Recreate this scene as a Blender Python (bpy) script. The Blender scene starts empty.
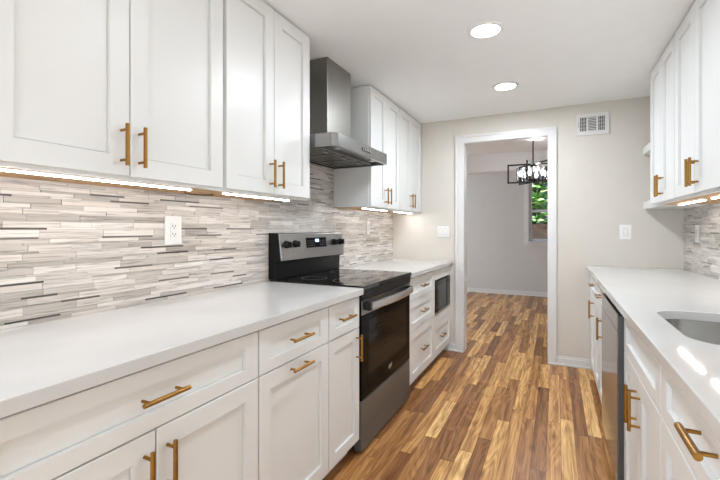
import bpy, bmesh, math, random
from mathutils import Vector, Matrix
random.seed(7)
C = bpy.context.scene.collection
SC = bpy.context.scene

# ---------------------------------------------------------------- camera
cam_d = bpy.data.cameras.new('camera')
cam = bpy.data.objects.new('camera', cam_d); C.objects.link(cam)
cam_d.sensor_width = 36.0
cam_d.lens = 36.0 * 399.36 / 720.0
cam_d.shift_y = -0.0153
cam_d.clip_start = 0.02
cam.location = (0, 0, 1.147)
cam.rotation_euler = (math.radians(90), 0, math.radians(26.07))
SC.camera = cam

# ---------------------------------------------------------------- world, lights, exposure
SC.view_settings.view_transform = 'Standard'
SC.view_settings.look = 'None'
SC.view_settings.exposure = 0.19
SC.view_settings.gamma = 1.0
SC.cycles.max_bounces = 16; SC.cycles.diffuse_bounces = 8; SC.cycles.glossy_bounces = 6; SC.cycles.transparent_max_bounces = 24
SC.view_settings.use_curve_mapping = False
w = bpy.data.worlds.new('world'); SC.world = w; w.use_nodes = True
wn = w.node_tree.nodes; wl = w.node_tree.links
bg = wn['Background']
sky = wn.new('ShaderNodeTexSky'); sky.sky_type = 'HOSEK_WILKIE'; sky.turbidity = 3.5
sky.sun_direction = Vector((-0.5, -0.3, 0.8)).normalized()
wl.new(sky.outputs[0], bg.inputs[0]); bg.inputs[1].default_value = 0.5

def area(name, loc, rot, sx, sy, power, color=(1, 1, 1), shape='RECTANGLE', spread=180):
    d = bpy.data.lights.new(name, 'AREA'); d.shape = shape; d.size = sx
    if shape in ('RECTANGLE', 'ELLIPSE'): d.size_y = sy
    d.energy = power; d.color = color; d.spread = math.radians(spread)
    o = bpy.data.objects.new(name, d); C.objects.link(o); o.location = loc; o.rotation_euler = rot
    return o
P2 = math.pi / 2
# added soft fill behind the camera, tinted like daylight
area('fill_behind', (-0.3, -1.9, 0.62), (P2, 0, 0), 2.0, 1.05, 30, (0.81, 0.955, 1.10))
# added fill on the right wall outside the frame, no window there
area('fill_right', (0.862, 1.30, 1.50), (P2, 0, P2), 0.9, 0.95, 3.6, (0.87, 0.96, 1.05))
# added fill at the left wall, behind the camera, no window built
area('fill_left', (-1.48, -0.6, 1.30), (P2, 0, -P2), 1.0, 1.2, 20, (0.85, 0.955, 1.07))
# the recessed lamps of the ceiling: two in view, two in the same row above the frame
CEIL = 2.178
LAMPS = [(-0.325, 2.144), (-0.325, 3.048), (-0.325, 1.24), (-0.325, 0.34)]
LAMP_W = {2.144: 9.5, 3.048: 13.0, 1.24: 2.4, 0.34: 1.8}
for lx, ly in LAMPS:
    area('recessed_lamp', (lx, ly, CEIL - 0.012), (0, 0, 0), 0.13, 0.13, LAMP_W[ly], (0.905, 0.985, 1.09), 'DISK')
# dining room: unseen fill light added on its left side, without a window
area('dining_fill', (-3.3, 5.7, 1.3), (P2, 0, -P2), 1.8, 1.4, 46, (0.86, 0.97, 1.10))
sun_d = bpy.data.lights.new('sun', 'SUN'); sun_d.energy = 12.0; sun_d.angle = 0.02
sun = bpy.data.objects.new('sun', sun_d); C.objects.link(sun)
sun.rotation_euler = (math.radians(40), 0, math.radians(-50))

# ---------------------------------------------------------------- materials
def mat(name, col, rough=0.5, metal=0.0, var=0.03, scale=8.0, bump=0.0, bscale=200.0, spec=0.5, coat=0.0, stretch=(1, 1, 1), aniso=0.0):
    m = bpy.data.materials.new(name); m.use_nodes = True
    nt = m.node_tree; n = nt.nodes; l = nt.links; b = n['Principled BSDF']
    b.inputs['Roughness'].default_value = rough; b.inputs['Metallic'].default_value = metal
    b.inputs['Specular IOR Level'].default_value = spec; b.inputs['Coat Weight'].default_value = coat
    b.inputs['Coat Roughness'].default_value = 0.05
    tc = n.new('ShaderNodeTexCoord'); mp = n.new('ShaderNodeMapping'); mp.inputs['Scale'].default_value = stretch
    l.new(tc.outputs['Object'], mp.inputs[0])
    nz = n.new('ShaderNodeTexNoise'); nz.inputs['Scale'].default_value = scale; nz.inputs['Detail'].default_value = 4
    l.new(mp.outputs[0], nz.inputs['Vector'])
    cr = n.new('ShaderNodeValToRGB')
    cr.color_ramp.elements[0].color = tuple(c * (1 - var) for c in col) + (1,)
    cr.color_ramp.elements[1].color = tuple(min(1, c * (1 + var)) for c in col) + (1,)
    cr.color_ramp.elements[0].position = 0.3; cr.color_ramp.elements[1].position = 0.7
    l.new(nz.outputs['Fac'], cr.inputs[0]); l.new(cr.outputs[0], b.inputs['Base Color'])
    if bump:
        n2 = n.new('ShaderNodeTexNoise'); n2.inputs['Scale'].default_value = bscale; n2.inputs['Detail'].default_value = 3
        l.new(mp.outputs[0], n2.inputs['Vector'])
        bp = n.new('ShaderNodeBump'); bp.inputs['Strength'].default_value = bump; bp.inputs['Distance'].default_value = 0.002
        l.new(n2.outputs['Fac'], bp.inputs['Height']); l.new(bp.outputs[0], b.inputs['Normal'])
    return m

def emis(name, col, strength):
    m = bpy.data.materials.new(name); m.use_nodes = True
    n = m.node_tree.nodes; b = n['Principled BSDF']
    b.inputs['Base Color'].default_value = (0.8, 0.8, 0.8, 1)
    b.inputs['Emission Color'].default_value = col + (1,)
    b.inputs['Emission Strength'].default_value = strength
    return m

def glass(name, tint=(1, 1, 1), ior=1.45, rough=0.0):
    m = bpy.data.materials.new(name); m.use_nodes = True
    nt = m.node_tree; n = nt.nodes; l = nt.links; n.remove(n['Principled BSDF'])
    out = n['Material Output']
    fr = n.new('ShaderNodeFresnel'); fr.inputs[0].default_value = ior
    tr = n.new('ShaderNodeBsdfTransparent'); tr.inputs[0].default_value = tint + (1,)
    gl = n.new('ShaderNodeBsdfGlossy'); gl.inputs['Roughness'].default_value = rough
    mx = n.new('ShaderNodeMixShader')
    l.new(fr.outputs[0], mx.inputs[0]); l.new(tr.outputs[0], mx.inputs[1]); l.new(gl.outputs[0], mx.inputs[2])
    l.new(mx.outputs[0], out.inputs[0])
    return m

M = {}
M['cab'] = mat('cabinet_paint', (0.725, 0.729, 0.711), 0.34, var=0.012, scale=3)
M['quartz'] = mat('quartz', (0.58, 0.578, 0.565), 0.05, var=0.03, scale=4, spec=0.5)
M['wall'] = mat('wall_paint', (0.635, 0.595, 0.53), 0.75, var=0.015, bump=0.05)
M['ceil'] = mat('ceiling_paint', (0.87, 0.885, 0.885), 0.85, var=0.01, bump=0.05)
M['dceil'] = mat('textured_ceiling', (0.74, 0.73, 0.72), 0.9, var=0.03, scale=3, bump=0.6, bscale=60)
M['dwall'] = mat('dining_wall_paint', (0.60, 0.585, 0.56), 0.75, var=0.015)
M['trim'] = mat('trim_paint', (0.69, 0.678, 0.655), 0.35, var=0.01)
M['brass'] = mat('brushed_brass', (0.37, 0.195, 0.048), 0.33, 1.0, var=0.08, scale=60)
M['steel'] = mat('brushed_steel', (0.40, 0.395, 0.385), 0.30, 1.0, var=0.05, scale=20, stretch=(1, 0.05, 6))
M['handlesteel'] = mat('polished_handle_steel', (0.66, 0.655, 0.64), 0.27, 1.0, var=0.03, scale=20, stretch=(1, 0.05, 6))
M['drawersteel'] = mat('drawer_steel', (0.155, 0.157, 0.156), 0.36, 0.6, var=0.05, scale=20, stretch=(1, 0.05, 6))
M['cooktop'] = mat('cooktop_glass', (0.004, 0.004, 0.004), 0.035, var=0.05, spec=0.6)
M['steel_dark'] = mat('dark_steel', (0.27, 0.272, 0.272), 0.14, 0.85, var=0.05, scale=20, stretch=(1, 0.05, 6))
M['chimney'] = mat('chimney_steel', (0.30, 0.29, 0.265), 0.34, 1.0, var=0.04, scale=20, stretch=(4, 4, 0.1))
M['hoodsteel'] = mat('hood_steel', (0.31, 0.305, 0.295), 0.27, 1.0, var=0.05, scale=20, stretch=(1, 0.05, 6))
M['sinksteel'] = mat('sink_steel', (0.55, 0.54, 0.52), 0.25, 1.0, var=0.04, scale=30, stretch=(1, 0.1, 1))
M['bglass'] = mat('black_glass', (0.004, 0.004, 0.004), 0.05, var=0.05, spec=0.08)
M['ovenglass'] = mat('oven_glass', (0.004, 0.004, 0.004), 0.06, var=0.05, spec=0.05, bump=0.5, bscale=14, stretch=(1, 0.35, 2.6))
M['liner'] = mat('grey_liner', (0.07, 0.07, 0.07), 0.4, var=0.03)
M['black'] = mat('black_enamel', (0.006, 0.006, 0.006), 0.32, var=0.05, spec=0.22)
M['matblack'] = mat('black_plastic', (0.010, 0.010, 0.010), 0.4, var=0.05, spec=0.25)
M['toe'] = mat('toe_kick_paint', (0.62, 0.61, 0.59), 0.45, var=0.02)
M['ply'] = mat('bare_plywood', (0.50, 0.29, 0.13), 0.6, var=0.2, scale=6, stretch=(14, 0.8, 1))
M['plate'] = mat('white_plastic', (0.82, 0.81, 0.79), 0.3, var=0.01)
M['slot'] = mat('outlet_slot', (0.10, 0.095, 0.09), 0.5, var=0.02)
M['toggle'] = mat('switch_rocker', (0.68, 0.67, 0.65), 0.3, var=0.01)
M['iron'] = mat('dark_bronze', (0.022, 0.02, 0.018), 0.4, 0.6, var=0.1)
M['silver'] = mat('bright_chrome', (0.75, 0.75, 0.75), 0.15, 1.0, var=0.02)
M['lamp'] = emis('lamp_diffuser', (1.0, 0.97, 0.92), 9.0)
M['strip'] = emis('strip_diffuser', (0.99, 0.985, 0.985), 31.0)
M['bulb'] = emis('bulb_glow', (1.0, 0.97, 0.93), 3.0)
M['blue'] = emis('blue_display', (0.12, 0.25, 1.0), 2.0)
M['pane'] = glass('window_glass', (0.97, 0.98, 0.98), 1.12)
M['shade'] = glass('clear_shade_glass', (0.96, 0.97, 0.98), 1.35)
M['vinyl'] = mat('window_vinyl', (0.62, 0.66, 0.72), 0.4, var=0.01)
M['leaf_a'] = mat('leaf_green', (0.13, 0.32, 0.07), 0.5, var=0.5, scale=2)
M['leaf_b'] = mat('leaf_bright', (0.40, 0.58, 0.22), 0.5, var=0.4, scale=2)
M['bark'] = mat('bark', (0.10, 0.07, 0.05), 0.9, var=0.3, bump=0.5, bscale=40)
M['lawn'] = mat('lawn', (0.10, 0.22, 0.05), 0.9, var=0.4, scale=12)
M['cord'] = mat('brown_cord', (0.10, 0.055, 0.02), 0.5, var=0.05)
M['lamptrim'] = mat('lamp_trim', (0.78, 0.78, 0.77), 0.4, var=0.01)

def wood_floor():
    m = bpy.data.materials.new('strip_wood_floor'); m.use_nodes = True
    nt = m.node_tree; n = nt.nodes; l = nt.links; b = n['Principled BSDF']
    def math_(op, a, bb=None):
        x = n.new('ShaderNodeMath'); x.operation = op
        for i, v in enumerate((a, bb)):
            if v is None: continue
            if isinstance(v, (int, float)): x.inputs[i].default_value = v
            else: l.new(v, x.inputs[i])
        return x.outputs[0]
    def comb(x, y, z=0.0):
        c = n.new('ShaderNodeCombineXYZ')
        for i, v in enumerate((x, y, z)):
            if isinstance(v, (int, float)): c.inputs[i].default_value = v
            else: l.new(v, c.inputs[i])
        return c.outputs[0]
    tc = n.new('ShaderNodeTexCoord'); sp = n.new('ShaderNodeSeparateXYZ'); l.new(tc.outputs['Object'], sp.inputs[0])
    X, Y = sp.outputs[0], sp.outputs[1]
    W = 0.068
    u = math_('DIVIDE', X, W); row = math_('FLOOR', u); fu = math_('FRACT', u)
    wn1 = n.new('ShaderNodeTexWhiteNoise'); wn1.noise_dimensions = '1D'; l.new(row, wn1.inputs['W'])
    ln = math_('ADD', math_('MULTIPLY', wn1.outputs['Value'], 0.45), 0.50)
    v = math_('ADD', math_('DIVIDE', Y, ln), math_('MULTIPLY', wn1.outputs['Value'], 37.7))
    cell = math_('FLOOR', v); fv = math_('FRACT', v)
    wn2 = n.new('ShaderNodeTexWhiteNoise'); wn2.noise_dimensions = '2D'; l.new(comb(row, cell), wn2.inputs['Vector'])
    r1 = wn2.outputs['Value']
    ramp = n.new('ShaderNodeValToRGB'); e = ramp.color_ramp.elements
    cols = [(0.0, (0.23, 0.095, 0.031)), (0.22, (0.345, 0.155, 0.052)), (0.45, (0.50, 0.245, 0.082)), (0.7, (0.645, 0.355, 0.122)), (1.0, (0.78, 0.485, 0.190))]
    e[0].position = 0; e[0].color = cols[0][1] + (1,); e[1].position = 1; e[1].color = cols[-1][1] + (1,)
    for p, c in cols[1:-1]:
        q = e.new(p); q.color = c + (1,)
    l.new(r1, ramp.inputs[0])
    # grain
    off = math_('MULTIPLY', r1, 91.0)
    g1 = n.new('ShaderNodeTexNoise'); g1.inputs['Scale'].default_value = 1.0; g1.inputs['Detail'].default_value = 8; g1.inputs['Roughness'].default_value = 0.65; g1.inputs['Distortion'].default_value = 1.6
    l.new(comb(math_('ADD', math_('MULTIPLY', X, 42.0), off), math_('MULTIPLY', Y, 2.4), off), g1.inputs['Vector'])
    g2 = n.new('ShaderNodeTexWave'); g2.wave_type = 'BANDS'; g2.bands_direction = 'X'; g2.inputs['Scale'].default_value = 1.0
    g2.inputs['Distortion'].default_value = 14.0; g2.inputs['Detail'].default_value = 2.0; g2.inputs['Detail Scale'].default_value = 0.9
    l.new(comb(math_('ADD', math_('MULTIPLY', X, 6.0), off), math_('MULTIPLY', Y, 0.9), off), g2.inputs['Vector'])
    g3 = n.new('ShaderNodeTexNoise'); g3.inputs['Scale'].default_value = 1.0; g3.inputs['Detail'].default_value = 3; g3.inputs['Distortion'].default_value = 0.4
    l.new(comb(math_('ADD', math_('MULTIPLY', X, 240.0), off), math_('MULTIPLY', Y, 9.0), off), g3.inputs['Vector'])
    g4 = n.new('ShaderNodeTexNoise'); g4.inputs['Scale'].default_value = 1.0; g4.inputs['Detail'].default_value = 1.5; g4.inputs['Distortion'].default_value = 0.3
    l.new(comb(math_('ADD', math_('MULTIPLY', X, 11.0), off), math_('MULTIPLY', Y, 1.0), off), g4.inputs['Vector'])
    rings = math_('MULTIPLY', math_('SINE', math_('MULTIPLY', g4.outputs['Fac'], 95.0)), 0.10)
    gg = math_('ADD', rings, math_('ADD', math_('MULTIPLY', math_('SUBTRACT', g3.outputs['Fac'], 0.5), 0.45), math_('ADD', math_('MULTIPLY', g1.outputs['Fac'], 0.95), math_('MULTIPLY', g2.outputs['Fac'], 0.20))))
    gr = n.new('ShaderNodeMapRange'); gr.inputs['From Min'].default_value = 0.35; gr.inputs['From Max'].default_value = 0.95
    gr.inputs['To Min'].default_value = 0.46; gr.inputs['To Max'].default_value = 1.48
    l.new(gg, gr.inputs['Value'])
    # knots
    vo = n.new('ShaderNodeTexVoronoi'); vo.inputs['Scale'].default_value = 1.0
    l.new(comb(math_('MULTIPLY', X, 7.0), math_('MULTIPLY', Y, 2.6)), vo.inputs['Vector'])
    kn = n.new('ShaderNodeMapRange'); kn.inputs['From Min'].default_value = 0.03; kn.inputs['From Max'].default_value = 0.16; kn.inputs['To Min'].default_value = 0.45; kn.inputs['To Max'].default_value = 1.0
    l.new(vo.outputs['Distance'], kn.inputs['Value'])
    # seams
    eu = math_('MINIMUM', fu, math_('SUBTRACT', 1.0, fu))
    ev = math_('MULTIPLY', math_('MINIMUM', fv, math_('SUBTRACT', 1.0, fv)), 8.0)
    ed = math_('MINIMUM', eu, ev)
    sm = n.new('ShaderNodeMapRange'); sm.inputs['From Min'].default_value = 0.0; sm.inputs['From Max'].default_value = 0.035; sm.inputs['To Min'].default_value = 0.35; sm.inputs['To Max'].default_value = 1.0
    l.new(ed, sm.inputs['Value'])
    k = math_('MULTIPLY', math_('MULTIPLY', gr.outputs[0], kn.outputs[0]), sm.outputs[0])
    vm = n.new('ShaderNodeVectorMath'); vm.operation = 'MULTIPLY'; l.new(ramp.outputs[0], vm.inputs[0]); l.new(comb(math_('POWER', k, 0.75), k, math_('POWER', k, 1.3)), vm.inputs[1])
    l.new(vm.outputs[0], b.inputs['Base Color'])
    b.inputs['Roughness'].default_value = 0.33
    bp = n.new('ShaderNodeBump'); bp.inputs['Strength'].default_value = 0.25; bp.inputs['Distance'].default_value = 0.001
    l.new(k, bp.inputs['Height']); l.new(bp.outputs[0], b.inputs['Normal'])
    return m
M['floor'] = wood_floor()

def tile_mat():
    m = bpy.data.materials.new('marble_strip_tile'); m.use_nodes = True
    nt = m.node_tree; n = nt.nodes; l = nt.links; b = n['Principled BSDF']
    at = n.new('ShaderNodeAttribute'); at.attribute_name = 'tilecol'; at.attribute_type = 'GEOMETRY'
    tc = n.new('ShaderNodeTexCoord'); mp = n.new('ShaderNodeMapping'); mp.inputs['Scale'].default_value = (1, 7, 150)
    l.new(tc.outputs['Object'], mp.inputs[0])
    ad = n.new('ShaderNodeVectorMath'); ad.operation = 'ADD'
    sc = n.new('ShaderNodeVectorMath'); sc.operation = 'SCALE'; sc.inputs['Scale'].default_value = 70.0
    l.new(at.outputs['Color'], sc.inputs[0]); l.new(mp.outputs[0], ad.inputs[0]); l.new(sc.outputs[0], ad.inputs[1])
    nz = n.new('ShaderNodeTexNoise'); nz.inputs['Scale'].default_value = 1.0; nz.inputs['Detail'].default_value = 4; nz.inputs['Distortion'].default_value = 0.5
    l.new(ad.outputs[0], nz.inputs['Vector'])
    mr = n.new('ShaderNodeMapRange'); mr.inputs['From Min'].default_value = 0.30; mr.inputs['From Max'].default_value = 0.50
    mr.inputs['To Min'].default_value = 0.60; mr.inputs['To Max'].default_value = 1.05
    l.new(nz.outputs['Fac'], mr.inputs['Value'])
    vm = n.new('ShaderNodeVectorMath'); vm.operation = 'SCALE'
    l.new(at.outputs['Color'], vm.inputs[0]); l.new(mr.outputs[0], vm.inputs['Scale'])
    l.new(vm.outputs[0], b.inputs['Base Color'])
    b.inputs['Roughness'].default_value = 0.28
    return m
M['tile'] = tile_mat()
M['grout'] = mat('grout', (0.42, 0.39, 0.36), 0.9, var=0.05)

M['brick'] = mat('garden_stone', (0.085, 0.058, 0.045), 0.9, var=0.55, scale=9, spec=0.1)

# ---------------------------------------------------------------- helpers
WL = {}
def tag(o, label=None, cat=None, group=None, kind=None):
    if label: o['label'] = label
    if cat: o['category'] = cat
    if group: o['group'] = group
    if kind: o['kind'] = kind
    return o

def empty(name, loc, label, cat, group=None):
    o = bpy.data.objects.new(name, None); C.objects.link(o); o.location = loc
    o.empty_display_size = 0.1
    WL[o.name] = Vector(loc)
    return tag(o, label, cat, group)

def obj(name, bm, m, parent=None, bevel=0.0, smooth=False, seg=2):
    bmesh.ops.remove_doubles(bm, verts=bm.verts, dist=1e-6)
    bmesh.ops.recalc_face_normals(bm, faces=bm.faces)
    me = bpy.data.meshes.new(name)
    vs = [v.co for v in bm.verts]
    lo = Vector([min(v[i] for v in vs) for i in range(3)]); hi = Vector([max(v[i] for v in vs) for i in range(3)])
    cen = Vector(((lo.x + hi.x) / 2, (lo.y + hi.y) / 2, lo.z))
    for v in bm.verts: v.co -= cen
    bm.to_mesh(me); bm.free()
    if not isinstance(m, (list, tuple)): m = [m]
    for q in m: me.materials.append(q)
    if smooth:
        for p in me.polygons: p.use_smooth = True
    o = bpy.data.objects.new(name, me); C.objects.link(o)
    if parent:
        o.parent = parent; o.location = cen - WL[parent.name]
    else:
        o.location = cen
    WL[o.name] = cen
    if bevel:
        bv = o.modifiers.new('bevel', 'BEVEL'); bv.width = bevel; bv.segments = seg; bv.limit_method = 'ANGLE'; bv.angle_limit = math.radians(40)
        bv.harden_normals = False
    if smooth:
        try:
            bm2 = bmesh.new(); bm2.from_mesh(me)
            for e in bm2.edges:
                if len(e.link_faces) == 2 and e.calc_face_angle(0) > math.radians(38): e.smooth = False
            bm2.to_mesh(me); bm2.free()
        except Exception: pass
    return o

def box(bm, x0, x1, y0, y1, z0, z1, mi=0):
    vs = [bm.verts.new((x, y, z)) for x in (x0, x1) for y in (y0, y1) for z in (z0, z1)]
    for f in ((0, 1, 3, 2), (4, 6, 7, 5), (0, 4, 5, 1), (2, 3, 7, 6), (0, 2, 6, 4), (1, 5, 7, 3)):
        q = bm.faces.new([vs[i] for i in f]); q.material_index = mi
    return vs

def bx(*a):
    bm = bmesh.new(); box(bm, *a); return bm

def cyl(bm, p0, p1, r, n=14, r2=None, mi=0):
    p0, p1 = Vector(p0), Vector(p1); d = (p1 - p0); L = d.length
    mat4 = Matrix.Translation((p0 + p1) / 2) @ d.to_track_quat('Z', 'Y').to_matrix().to_4x4()
    before = set(bm.faces)
    bmesh.ops.create_cone(bm, cap_ends=True, segments=n, radius1=r, radius2=r if r2 is None else r2, depth=L, matrix=mat4)
    if mi:
        for f in bm.faces:
            if f not in before: f.material_index = mi

def ball(bm, c, r, su=14, sv=10, sc=(1, 1, 1)):
    bmesh.ops.create_uvsphere(bm, u_segments=su, v_segments=sv, radius=r, matrix=Matrix.Translation(c) @ Matrix.Diagonal((*sc, 1)))

def lathe(bm, prof, c, n=24):
    rings = []
    for r, z in prof:
        rings.append([bm.verts.new((c[0] + r * math.cos(2 * math.pi * i / n), c[1] + r * math.sin(2 * math.pi * i / n), c[2] + z)) for i in range(n)])
    for a, b in zip(rings, rings[1:]):
        for i in range(n):
            bm.faces.new((a[i], a[(i + 1) % n], b[(i + 1) % n], b[i]))
    return rings

def rrect(x0, x1, y0, y1, r, n=8):
    pts = []
    for cx, cy, a0 in ((x1 - r, y1 - r, 0), (x0 + r, y1 - r, 90), (x0 + r, y0 + r, 180), (x1 - r, y0 + r, 270)):
        for i in range(n + 1):
            a = math.radians(a0 + 90 * i / n)
            pts.append((cx + r * math.cos(a), cy + r * math.sin(a)))
    return pts

def prism(bm, pts, z0, z1):
    a = [bm.verts.new((x, y, z0)) for x, y in pts]; b = [bm.verts.new((x, y, z1)) for x, y in pts]
    bm.faces.new(a); bm.faces.new(b); n = len(pts)
    for i in range(n): bm.faces.new((a[i], a[(i + 1) % n], b[(i + 1) % n], b[i]))

def shaker(name, parent, xb, s, y0, y1, z0, z1, th=0.02, stile=0.058, rail=None, rec=0.0105, m='cab'):
    """framed panel door in the YZ plane; back at xb, outward along s*X"""
    bm = bmesh.new(); rail = rail or stile
    def P(n, y, z): return bm.verts.new((xb + s * n, y, z))
    def ring(n, dy, dz): return [P(n, y0 + dy, z0 + dz), P(n, y1 - dy, z0 + dz), P(n, y1 - dy, z1 - dz), P(n, y0 + dy, z1 - dz)]
    c = 0.0015
    r0 = ring(0, 0, 0); r1 = ring(th - c, 0, 0); r1b = ring(th, c, c); r2 = ring(th, stile, rail); r3 = ring(th - rec, stile + 0.0006, rail + 0.0006)
    r4 = ring(th - rec - 0.0025, stile + 0.0006, rail + 0.0006); r5 = ring(th - rec - 0.0025, stile + 0.0032, rail + 0.0032)
    for v in r3: bm.verts.remove(v)
    r3 = ring(th - rec, stile + 0.0038, rail + 0.0038)
    bm.faces.new(r0)
    for a, b in ((r0, r1), (r1, r1b), (r1b, r2), (r2, r4), (r4, r5), (r5, r3)):
        for i in range(4): bm.faces.new((a[i], a[(i + 1) % 4], b[(i + 1) % 4], b[i]))
    bm.faces.new(r3)
    return obj(name, bm, M[m], parent)

def pull(parent, x, s, y, z, L=0.13, vertical=False, r=0.0058):
    """round bar pull with two posts, on a surface at x facing s"""
    bm = bmesh.new(); xo = x + s * 0.031; g = L * 0.36
    if vertical:
        cyl(bm, (xo, y, z - L / 2), (xo, y, z + L / 2), r)
        for q in (-g, g): cyl(bm, (x + s * 0.0002, y, z + q), (xo, y, z + q), 0.0042, 10)
    else:
        cyl(bm, (xo, y - L / 2, z), (xo, y + L / 2, z), r)
        for q in (-g, g): cyl(bm, (x + s * 0.0002, y + q, z), (xo, y + q, z), 0.0042, 10)
    return obj('handle', bm, M['brass'], parent, smooth=True)

# ---------------------------------------------------------------- the shell
XL, XR, YB, YT = -1.482, 0.875, 3.775, 3.895      # kitchen walls; YB-YT the doorway wall
DX0, DX1, DY = -3.45, 1.6, 7.45                 # dining room
NEAR = -2.0
def struct(name, bm, m, **k):
    o = obj(name, bm, m, **k); o['kind'] = 'structure'; return o

bm = bmesh.new(); box(bm, DX0 - 0.1, DX1 + 0.1, NEAR - 0.1, DY + 0.12, -0.08, 0.0)
fl = struct('floor', bm, M['floor'])
struct('ceiling', bx(XL - 0.1, XR + 0.1, NEAR - 0.1, YT, CEIL, CEIL + 0.1), M['ceil'])
wl_ = struct('wall_left', bx(XL - 0.1, XL, NEAR, YT, 0, CEIL), M['wall'])
wr_ = struct('wall_right', bx(XR, XR + 0.1, NEAR, YT, 0, CEIL), M['wall'])
bm = bmesh.new()                                 # wall behind the camera with a wide opening added to let light in
box(bm, XL, XR, NEAR - 0.1, NEAR, CEIL - 0.08, CEIL); box(bm, XL, -1.35, NEAR - 0.1, NEAR, 0, CEIL - 0.08)
box(bm, 0.72, XR, NEAR - 0.1, NEAR, 0, CEIL - 0.08); box(bm, -1.35, 0.72, NEAR - 0.1, NEAR, 0, 0.08)
struct('wall_front', bm, M['wall'])

# doorway wall with its opening
OX0, OX1, OZ = -0.772, -0.052, 1.948
bm = bmesh.new()
box(bm, XL, OX0, YB, YT, 0, CEIL); box(bm, OX1, XR, YB, YT, 0, CEIL); box(bm, OX0, OX1, YB, YT, OZ, CEIL)
struct('wall_back', bm, M['wall'])
bm = bmesh.new()                                 # dining side: neighbouring walls of the doorway wall
box(bm, DX0, XL - 0.1, YT - 0.1, YT, 0, CEIL + 0.1); box(bm, XR + 0.1, DX1, YT - 0.1, YT, 0, CEIL + 0.1)
struct('wall_dining_near', bm, M['dwall'])
# casing (stepped profile) both sides + jamb lining
def casing(yface, s):
    bm = bmesh.new(); cw = 0.072; cr = 0.062
    for a, b, z0, z1 in ((OX0 - cw, OX0 + 0.004, 0, OZ + 0.066), (OX1 - 0.004, OX1 + cr, 0, OZ + 0.066)):
        box(bm, a, b, *sorted((yface, yface + s * 0.016)), z0, z1)
    box(bm, OX0 + 0.004, OX1 - 0.004, *sorted((yface, yface + s * 0.016)), OZ - 0.004, OZ + 0.066)
    # raised outer band
    box(bm, OX0 - cw, OX0 - cw + 0.02, *sorted((yface + s * 0.016, yface + s * 0.022)), 0, OZ + 0.066)
    box(bm, OX1 + cr - 0.02, OX1 + cr, *sorted((yface + s * 0.016, yface + s * 0.022)), 0, OZ + 0.066)
    box(bm, OX0 - cw + 0.02, OX1 + cr - 0.02, *sorted((yface + s * 0.016, yface + s * 0.022)), OZ + 0.046, OZ + 0.066)
    return bm
struct('trim_1', casing(YB, -1), M['trim'], bevel=0.002)
bm = bmesh.new()
box(bm, OX0, OX0 + 0.008, YB, YT, 0, OZ); box(bm, OX1 - 0.008, OX1, YB, YT, 0, OZ); box(bm, OX0 + 0.008, OX1 - 0.008, YB, YT, OZ - 0.008, OZ)
struct('trim_2', bm, M['trim'])

def baseboard(name, boxes_):
    """boxes_: (x0,x1,y0,y1,nx,ny) thin strips; with a shoe moulding"""
    bm = bmesh.new()
    for x0, x1, y0, y1, ax, s in boxes_:
        h = 0.075
        if ax == 'y':      # runs along x, sticks out along y
            box(bm, x0, x1, *sorted((y0, y0 + s * 0.013)), 0.0, h - 0.014); box(bm, x0, x1, *sorted((y0, y0 + s * 0.008)), h - 0.014, h)
            box(bm, x0, x1, *sorted((y0 + s * 0.013, y0 + s * 0.026)), 0.0, 0.016)
        else:
            box(bm, *sorted((x0, x0 + s * 0.013)), y0, y1, 0.0, h - 0.014); box(bm, *sorted((x0, x0 + s * 0.008)), y0, y1, h - 0.014, h)
            box(bm, *sorted((x0 + s * 0.013, x0 + s * 0.026)), y0, y1, 0.0, 0.016)
    return struct(name, bm, M['trim'], bevel=0.002)
baseboard('baseboard_back', [(-0.97, OX0 - 0.073, YB, 0, 'y', -1), (OX1 + 0.063, 0.30, YB, 0, 'y', -1)])
bm = bmesh.new(); box(bm, OX0 - 0.073, OX0 + 0.006, YB - 0.036, YB - 0.0225, 0, 0.016); box(bm, OX1 - 0.006, OX1 + 0.063, YB - 0.036, YB - 0.0225, 0, 0.016)
struct('trim_3', bm, M['trim'], bevel=0.003)

# dining room
struct('ceiling_dining', bx(DX0 - 0.1, DX1 + 0.1, YT, DY + 0.12, CEIL, CEIL + 0.1), M['dceil'])
struct('wall_dining_left', bx(DX0 - 0.1, DX0, YT, DY, 0, CEIL), M['dwall'])
struct('wall_dining_right', bx(DX1, DX1 + 0.1, YT, DY, 0, CEIL), M['dwall'])
WX0, WX1, WZ0, WZ1 = -0.41, 0.43, 0.935, 2.03
bm = bmesh.new()
box(bm, DX0, WX0, DY, DY + 0.12, 0, CEIL); box(bm, WX1, DX1, DY, DY + 0.12, 0, CEIL)
box(bm, WX0, WX1, DY, DY + 0.12, 0, WZ0); box(bm, WX0, WX1, DY, DY + 0.12, WZ1, CEIL)
struct('wall_dining_far', bm, M['dwall'])
struct('trim_4', bx(DX0, DX1, 5.72, 5.92, 1.935, CEIL), M['dceil'])   # ceiling beam
baseboard('baseboard_dining', [(DX0, DX1, DY, 0, 'y', -1)])
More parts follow.
